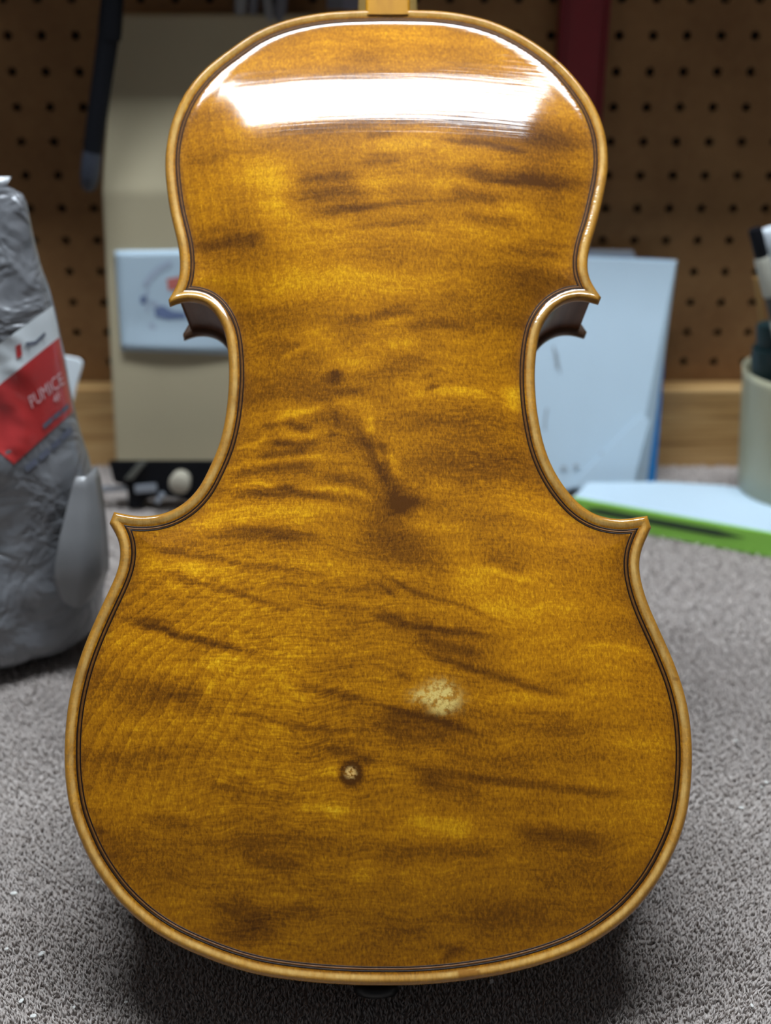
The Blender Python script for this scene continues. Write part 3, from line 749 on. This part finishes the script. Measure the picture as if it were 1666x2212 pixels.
    for a, b in (((55, 740), (76, 737)), ((76, 737), (97, 717)), ((60, 738), (62, 757)), ((88, 722), (96, 742))):
        patch('script_mark', [a, b, (b[0]+2, b[1]+7), (a[0]+2, a[1]+7)], M_INK, .0014, 4, 2)
    for a, b in (((52, 1008), (78, 988)), ((82, 984), (104, 966)), ((108, 962), (128, 945)), ((130, 941), (152, 920))):
        patch('small_print', [a, b, (b[0]+6, b[1]+12), (a[0]+6, a[1]+12)], M_INK, .0012, 4, 2)
    # loose rounded tongue of film at the lower right corner
    tongue = []; tf = []
    cxs = [(178, 1030, 14), (178, 1056, 22), (176, 1100, 31), (172, 1160, 42), (169, 1220, 50), (168, 1255, 51), (168, 1285, 40), (168, 1302, 24), (168, 1309, 8)]
    for py in cxs:
        for s in np.linspace(-1, 1, 9):
            p = PY(py[0]+s*py[2], py[1], .606-.022*min(1, max(0, (py[1]-1040)/160)))
            tongue.append(p+Vector((0, .016*s*s*max(0, s), 0))-e.location)
    for r in range(len(cxs)-1):
        for k in range(8): tf.append((r*9+k, r*9+k+1, (r+1)*9+k+1, (r+1)*9+k))
    film = plain('pale_grey_film', (0.20, 0.20, 0.205), 0.4, 0.15, 60, bump=0.3, bscale=60, coat=0.4)
    o = mesh_obj('film_tongue', tongue, tf, film, e, True, label='pale rounded tongue of film')
    md = o.modifiers.new('t', 'SOLIDIFY'); md.thickness = .0012
build_bag()

# ------------------------------------------------------------------ tan package with white printed label
M_TAN = plain('tan_cardboard', (0.54, 0.47, 0.31), 0.6, 0.10, 12, bump=0.1, bscale=40)
M_PAPER = plain('white_paper', (0.52, 0.66, 0.77), 0.7, 0.03, 30)
def build_package():
    e = empty('tan_package', (-0.13, .89, 0), 'tall tan package with a white printed label, standing behind the viola', 'package')
    xl0, xk, xt = -.2225, -.2112, -.196
    xr0, xrk, xrt = -.02, -.03, -.045
    sec_ = [(.872, -.002), (.872, .05), (.872, .232), (.902, .352), (.924, .352), (.924, .10), (.9025, .085), (.9025, -.002)]
    def xat(z, a, b, c): return float(np.interp(z, [0, .232, .352], [a, b, c]))
    lft = [Vector((xat(z, xl0, xk, xt), y, z)) for y, z in sec_]; rgt = [Vector((xat(z, xr0, xrk, xrt), y, z)) for y, z in sec_]
    prism('package_body', lft, rgt, M_TAN, e, .0035, 3)
    quad = [(248, 541), (560, 537), (572, 768), (262, 757)]
    vs = []; nx, ny = 20, 14
    def q2(a, b):
        q = [Vector(p) for p in quad]; return (q[0]*(1-a)+q[1]*a)*(1-b)+(q[3]*(1-a)+q[2]*a)*b
    for j in range(ny+1):
        for i in range(nx+1):
            a, b = i/nx, j/ny; p = q2(a, b)
            lift = .0006+.0025*max(0, b-.75)*4*max(0, .5+.5*math.sin(a*5))
            vs.append(PY(p.x, p.y, .8715-lift)-e.location)
    fs = [(j*(nx+1)+i, j*(nx+1)+i+1, (j+1)*(nx+1)+i+1, (j+1)*(nx+1)+i) for j in range(ny) for i in range(nx)]
    lab = mesh_obj('paper_label', vs, fs, M_PAPER, e, True, label='white paper label with a blue and red print')
    md = lab.modifiers.new('t', 'SOLIDIFY'); md.thickness = .0004
    blue = plain('print_blue', (0.16, 0.22, 0.40), 0.7); pale = plain('print_pale_blue', (0.44, 0.53, 0.66), 0.7); red = plain('print_red', (0.60, 0.17, 0.14), 0.7)
    def flat(name, poly, mat):
        pts = [PY(px, py, .8702)-e.location for px, py in poly]
        mesh_obj(name, pts, [tuple(range(len(pts)))], mat, e)
    def ringprint(cx, cy, r, w, a0, a1, mat, n=18):
        A = [(cx+(r+w)*math.cos(t), cy+(r+w)*math.sin(t)) for t in np.linspace(a0, a1, n)]
        B = [(cx+(r-w)*math.cos(t), cy+(r-w)*math.sin(t)) for t in np.linspace(a0, a1, n)]
        pts = [PY(px, py, .8702)-e.location for px, py in A+B]
        mesh_obj('printed_ring', pts, [(i, i+1, n+i+1, n+i) for i in range(n-1)], mat, e)
    ringprint(392, 650, 84, 7, math.pi*1.12, math.pi*1.42, pale); ringprint(392, 650, 84, 5, math.pi*.55, math.pi*.80, pale); ringprint(392, 650, 76, 3, math.pi*.9, math.pi*1.1, pale)
    flat('printed_mark', [(360, 603), (392, 597), (396, 622), (364, 628)], red)
    flat('printed_mark', [(303, 640), (316, 638), (318, 655), (304, 656)], blue)
    flat('printed_mark', [(333, 666), (352, 660), (372, 672), (400, 675), (402, 688), (360, 690), (336, 684)], blue)
    flat('printed_mark', [(318, 648), (336, 650), (350, 660), (334, 668)], pale)
build_package()

# ------------------------------------------------------------------ black hanging tool handle, left of the package
M_BLK = plain('black_rubber', (0.004, 0.0045, 0.007), 0.6, 0.3, 40, spec=0.2)
M_BLK2 = plain('dark_grey_cap', (0.035, 0.04, 0.055), 0.4)
def build_handle():
    Y = .858
    e = empty('hanging_handle', PY(192, 410, Y), 'long black handle hanging on the pegboard beside the tan package', 'tool')
    A = lambda px, py: PY(px, py, Y)
    tube('grip', [A(248, -110), A(243, 0), A(238, 60), A(236, 84)], [.0075, .0078, .0083, .0080], M_BLK, e)
    tube('shaft', [A(234, 80), A(222, 165), A(208, 265), A(199, 335)], [.0075, .0072, .0070, .0068], M_BLK, e)
    tube('end_cap', [A(200, 328), A(197, 350), A(194, 380), A(191, 402), A(190, 412)], [.0069, .0071, .0070, .0056, .003], M_BLK2, e)
    tube('hook', [A(246, -90), A(246, -90)+Vector((0, .03, .002)), A(246, -90)+Vector((0, PEGY-Y+.002, .004))], [.002, .002, .002], M_BLK2, e, 8)
build_handle()

# ------------------------------------------------------------------ red bar on the pegboard
def build_red():
    m = plain('red_enamel', (0.26, 0.014, 0.020), 0.4, 0.12, 20, coat=0.3)
    m2 = plain('red_enamel_edge', (0.20, 0.010, 0.016), 0.4, 0.1, 20)
    Y0, Y1 = .914, .9295
    top = PY(1266, -160, Y1); bot = PY(1240, 470, Y1)
    e = empty('red_bar', (top.x, Y1, bot.z), 'dark red metal bar fixed upright on the pegboard', 'bar')
    xl, xr = PY(1213, 0, Y0).x, PY(1321, 0, Y0).x
    def box(nm, x0, x1, y0, y1, z0, z1, mm, bev=.001):
        b = [Vector((x0, y0, z0)), Vector((x1, y0, z0)), Vector((x1, y1, z0)), Vector((x0, y1, z0))]
        prism(nm, b, [p+Vector((0, 0, z1-z0)) for p in b], mm, e, bev)
    w = xr-xl
    box('web', xl+.001, xr-.001, Y0+.003, Y1, bot.z, top.z, m)
    box('flange', xl, xl+w*.16, Y0, Y1-.002, bot.z-.0005, top.z+.0005, m2)
    box('flange', xr-w*.10, xr, Y0, Y1-.002, bot.z-.0005, top.z+.0005, m2)
build_red()

# ------------------------------------------------------------------ grey tools hung at the top of the pegboard
M_STEEL = plain('grey_steel', (0.30, 0.29, 0.28), 0.4, 0.3, 60, metallic=0.5)
M_GREYP = plain('grey_plastic', (0.16, 0.155, 0.17), 0.5, 0.2, 50)
def build_grey_tools():
    Y = .905; A = lambda px, py: PY(px, py, Y)
    e = empty('grey_pliers', A(560, 60), 'grey steel pliers hanging above the upper left of the viola', 'tool')
    tube('jaw', [A(524, -60), A(520, 0), A(518, 36), A(522, 50)], [.004, .0044, .004, .002], M_STEEL, e, 10, flat=.5)
    tube('jaw', [A(552, -60), A(548, 5), A(546, 38), A(550, 52)], [.004, .0035, .0035, .002], M_GREYP, e, 10, flat=.5)
    tube('handle', [A(566, -60), A(578, 0), A(584, 40), A(600, 90)], [.0038, .0042, .0046, .004], M_STEEL, e, 10)
    tube('handle', [A(612, -60), A(608, 0), A(604, 40), A(612, 90)], [.004, .0046, .0048, .004], M_GREYP, e, 10)
    tube('pivot', [A(566, -50)+Vector((0, -.006, 0)), A(566, -50)+Vector((0, .024, 0))], [.012, .012], M_GREYP, e, 14)
    e2 = empty('grey_clip', A(740, 20), 'small grey plastic clip on the pegboard just left of the neck', 'clip')
    for nm, x0, x1, y0, y1, m in (('plate', 706, 742, -70, 19, M_GREYP), ('lever', 740, 776, -70, 21, plain('lilac_grey', (0.22, 0.21, 0.25), 0.5))):
        b = [A(x0, y0), A(x1, y0), A(x1, y1), A(x0, y1)]
        prism(nm, b, [p+Vector((0, .0245, 0)) for p in b], m, e2, .001)
build_grey_tools()

# ------------------------------------------------------------------ black clamp with a cream knob at the foot of the package
def build_clamp():
    Y = .815; A = lambda px, py, dy=0: PY(px, py, Y+dy)
    e = empty('bench_clamp', PZ(350, 1100), 'black bench clamp with a round cream knob, lying before the tan package', 'clamp')
    cream = plain('cream_knob', (0.46, 0.42, 0.33), 0.5)
    steel = plain('pale_steel', (0.38, 0.42, 0.48), 0.35, metallic=0.4)
    def slab(nm, poly, d0, d1, m, bev=.001):
        prism(nm, [A(x, y, d0) for x, y in poly], [A(x, y, d1)+Vector((0, 0, 0)) for x, y in poly], m, e, bev)
    slab('jaw_body', [(234, 994), (520, 994), (520, 1058), (470, 1075), (415, 1086), (395, 1078), (350, 1072), (320, 1078), (300, 1098), (278, 1098), (274, 1050), (246, 1042)], 0, .016, M_BLK, .0015)
    slab('lever', [(268, 1036), (300, 998), (318, 998), (286, 1036)], -.003, .001, plain('grey_lever', (0.14, 0.14, 0.12), 0.5))
    slab('name_plate', [(290, 1048), (338, 1044), (340, 1062), (292, 1066)], -.002, .001, steel)
    slab('bar', [(203, 1050), (276, 1048), (276, 1060), (203, 1063)], .004, .010, steel)
    slab('end_stop', [(194, 1034), (206, 1040), (209, 1068), (200, 1076), (194, 1066)], .002, .014, M_BLK)
    c = A(387, 1047, -.012)
    tube('knob', [c+Vector((0, -.001, 0)), c+Vector((0, 0, 0)), c+Vector((0, .004, 0)), c+Vector((0, .014, 0))], [.0065, .0078, .0082, .0070], cream, e, 24)
    tube('screw', [A(352, 1066, -.004), A(340, 1085, -.004)], [.0022, .0022], steel, e, 10)
build_clamp()

# ------------------------------------------------------------------ white plastic scraper between bag and package
def build_scraper():
    m = plain('white_plastic', (0.70, 0.76, 0.80), 0.4, 0.04)
    Y = .80
    poly = [(84, 762), (120, 766), (170, 776), (178, 784), (176, 797), (166, 830), (156, 875), (146, 960), (140, 1112), (112, 1112), (104, 960), (94, 860)]
    f = [PY(x, y, Y+(1112-y)/350*.02) for x, y in poly]
    e = empty('plastic_scraper', (f[8]+f[9])/2, 'white plastic scraper standing behind the grey bag', 'scraper')
    prism('blade', f, [p+Vector((0, .003, 0)) for p in f], m, e, .0008)
build_scraper()

# ------------------------------------------------------------------ green-edged white box, paper pad, cup
def build_box():
    M_GREEN = plain('green_card', (0.30, 0.66, 0.09), 0.5, 0.08, 30)
    a = PZ(1235, 1119, 0); b = PZ(1666, 1199, 0); dr = (b-a).normalized(); b = a+dr*((b-a).length+.09); nrm = Vector((-dr.y, dr.x, 0))
    dp = .075; h = .0175
    e = empty('flat_box', (a+b)/2, 'flat white box with a green front edge lying under the cup', 'box')
    up = Vector((0, 0, h)); z0 = Vector((0, 0, -.002))
    poly = [a+nrm*.002, b+nrm*.002, b+nrm*dp, PZ(1560, 1047, h)*1.0-Vector((0, 0, h)), PZ(1430, 1040, h)-Vector((0, 0, h)), PZ(1270, 1042, h)-Vector((0, 0, h))]
    poly[2] = b+nrm*dp
    prism('lid', [p+z0 for p in poly], [p+up for p in poly], M_PAPER, e, .0006)
    f = [a, b, b+nrm*.0022, a+nrm*.0022]
    prism('green_edge', [p+z0 for p in f], [p+Vector((0, 0, h-.0006)) for p in f], M_GREEN, e, .0004)
    ink = plain('dark_green_ink', (0.035, 0.07, 0.035), 0.6)
    # long dark printed lens on the green edge
    L = (b-a).length; n = 24; vs = []
    t0, t1 = .012, .128
    for i in range(n+1):
        t = t0+(t1-t0)*i/n; c = h*.56; w = .0026*min(1, math.sin(math.pi*min(1, (i+2)/(n+2)))*2.2)
        for s in (-1, 1): vs.append(a+dr*t-nrm*.0004+Vector((0, 0, c+s*max(w, .0002)))-e.location)
    mesh_obj('printed_stripe', vs, [(2*i, 2*i+2, 2*i+3, 2*i+1) for i in range(n)], ink, e)
    return h
BOXH = build_box()
def build_pad():
    yb, yt = .846, .898
    def ln(px, py, dy=0):   # on the leaning plane of the pad: y grows with height
        d = ray(px, py); Z1 = .172; k = (yt-yb)/Z1
        # y = yb + dy + k*(z-BOXH)
        t = (yb+dy+k*(CAM.z-BOXH))/(d.y-k*d.z); return CAM+d*t
    e = empty('paper_pad', ln(1250, 1060), 'white paper pad with a blue cover leaning on the pegboard', 'pad')
    blue = plain('blue_cover', (0.010, 0.16, 0.42), 0.5, 0.1)
    page = plain('page_edges', (0.60, 0.63, 0.66), 0.8, 0.05, 400)
    f = [ln(1050, 548), ln(1461, 567), ln(1362, 1062), ln(1010, 1052)]
    k = [ln(1054, 543, .012), ln(1464, 562, .012), ln(1397, 1048, .012), ln(1015, 1042, .012)]
    prism('pages', f, k, M_PAPER, e, .0004)
    c0 = [ln(1056, 541, .0128), ln(1452, 561, .0128), ln(1416, 1044, .0128), ln(1020, 1040, .0128)]
    prism('cover', c0, [p+Vector((0, .0012, 0)) for p in c0], blue, e, .0003)
    s = [ln(1365, 1058, -.0012), ln(1403, 905, -.0003), ln(1380, 900, -.0004), ln(1230, 1050, -.0012)]
    prism('curled_sheet', [p+Vector((0, -.0012, 0)) for p in s], s, M_PAPER, e)
    pencil = plain('pencil_grey', (0.27, 0.31, 0.35), 0.8)
    for pts, w in (([(1196, 748), (1200, 770), (1204, 796)], 2.2), ([(1203, 760), (1207, 792), (1210, 806)], 1.6), ([(1182, 882), (1178, 905), (1177, 930)], 2.0)):
        vs = []; fs = []
        for i, (x, y) in enumerate(pts):
            for q in (-w, w): vs.append(ln(x+q, y, -.0006)-e.location)
        for i in range(len(pts)-1): fs.append((2*i, 2*i+1, 2*i+3, 2*i+2))
        mesh_obj('pencil_mark', vs, fs, pencil, e)
    for cx, cy, r in ((1303, 982, 7), (1245, 1006, 6), (1218, 1010, 6)):
        vs = [ln(cx+r*math.cos(t), cy+r*.8*math.sin(t), -.0018)-e.location for t in np.linspace(0, 2*math.pi, 12)[:-1]]
        mesh_obj('smudge', vs, [tuple(range(11))], plain('smudge_grey', (0.42, 0.47, 0.52), 0.8), e)
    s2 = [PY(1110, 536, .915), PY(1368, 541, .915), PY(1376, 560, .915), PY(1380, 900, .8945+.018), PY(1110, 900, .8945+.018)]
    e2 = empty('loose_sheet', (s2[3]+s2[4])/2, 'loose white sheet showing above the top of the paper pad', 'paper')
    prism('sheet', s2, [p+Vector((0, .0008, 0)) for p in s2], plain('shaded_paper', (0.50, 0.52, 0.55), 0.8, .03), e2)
build_pad()
def build_cup():
    m = plain('olive_cream_ceramic', (0.40, 0.385, 0.265), 0.4, 0.06, 20, coat=0.2)
    c = Vector((.3135, .8135, BOXH)); n = 48
    e = empty('brush_cup', c, 'olive cream cup holding pens and brushes at the right edge', 'cup')
    prof = [(.0385, 0), (.0400, .001), (.0415, .02), (.0450, .06), (.0475, .090), (.0482, .096), (.0466, .096), (.0455, .090), (.0400, .02), (.037, .006), (0.0005, .005)]
    vs = []; fs = []
    for r, z in prof:
        for k in range(n):
            t = 2*math.pi*k/n; vs.append((r*math.cos(t), r*math.sin(t), z))
    for r in range(len(prof)-1):
        for k in range(n): fs.append((r*n+k, r*n+(k+1) % n, (r+1)*n+(k+1) % n, (r+1)*n+k))
    fs.append(tuple(range(n))[::-1])
    mesh_obj('cup_body', vs, fs, m, e, True)
    cream = plain('cream_barrel', (0.44, 0.43, 0.36), 0.5); dark = plain('dark_band', (0.045, 0.045, 0.042), 0.5)
    green = plain('dark_teal', (0.008, 0.028, 0.032), 0.4); white = plain('white_barrel', (0.66, 0.72, 0.78), 0.4); wood = plain('stick_wood', (0.30, 0.17, 0.05), 0.6)
    def stick(name, label, p0, Y0, foot, segs, r, cat='pen'):
        a = PY(*p0, Y0); foot = c+Vector((*foot, .012))
        g = empty(name, foot, label, cat, 'pens and brushes in the cup')
        for nm, t0, t1, mm, k in segs:
            q0, q1 = a+(foot-a)*t0, a+(foot-a)*t1
            tube(nm, [q0, q0+(q1-q0)*.08, q0+(q1-q0)*.92, q1], [r*k*.9, r*k, r*k, r*k*.95], mm, g, 14)
    stick('striped_marker', 'black capped marker with cream and dark bands in the cup', (1631, 494), .792, (.012, -.022),
          [('cap', 0, .10, M_BLK, .95), ('barrel', .10, .24, cream, 1.1), ('band', .24, .33, dark, .95), ('barrel', .33, .48, cream, 1.1), ('band', .48, .57, dark, 1.0), ('barrel', .57, 1, cream, 1.0)], .0050)
    stick('white_marker', 'white tube at the right edge rising from the cup', (1664, 494), .812, (.020, .004), [('cap', 0, .08, white, 1.05), ('barrel', .08, 1, white, 1.0)], .0066)
    stick('wooden_stick', 'thin wooden stick behind the striped marker in the cup', (1633, 600), .835, (.0, .026), [('shaft', 0, 1, wood, 1.0)], .0018, 'stick')
    stick('dark_bottle', 'dark teal tube low in the cup below the striped marker', (1657, 700), .806, (-.018, .004), [('neck', 0, .14, green, .75), ('barrel', .14, 1, green, 1.15)], .0100, 'tube')
build_cup()

# ------------------------------------------------------------------ crumbs on the carpet
def crumbs():
    m = plain('wood_crumb', (0.75, 0.74, 0.70), 0.7); bm = bmesh.new()
    spots = [(14, 2050), (72, 2195), (46, 2162), (160, 2176), (212, 1906), (272, 2165), (1656, 1690), (1440, 1625), (1602, 1745), (1062, 2120), (30, 1930), (90, 2060), (1645, 1700), (1590, 1600), (1625, 2172), (330, 1700)]
    for x, y in spots:
        p = PZ(x, y, -.001); s = random.uniform(.0006, .0013)
        mt = Matrix.Translation(p) @ Matrix.Rotation(random.uniform(0, 3), 4, 'Z') @ Matrix.Diagonal((s*1.5, s, s*.7, 1))
        bmesh.ops.create_icosphere(bm, subdivisions=1, radius=1, matrix=mt)
    bm_obj('crumbs', bm, m, floor, kind='stuff')
crumbs()
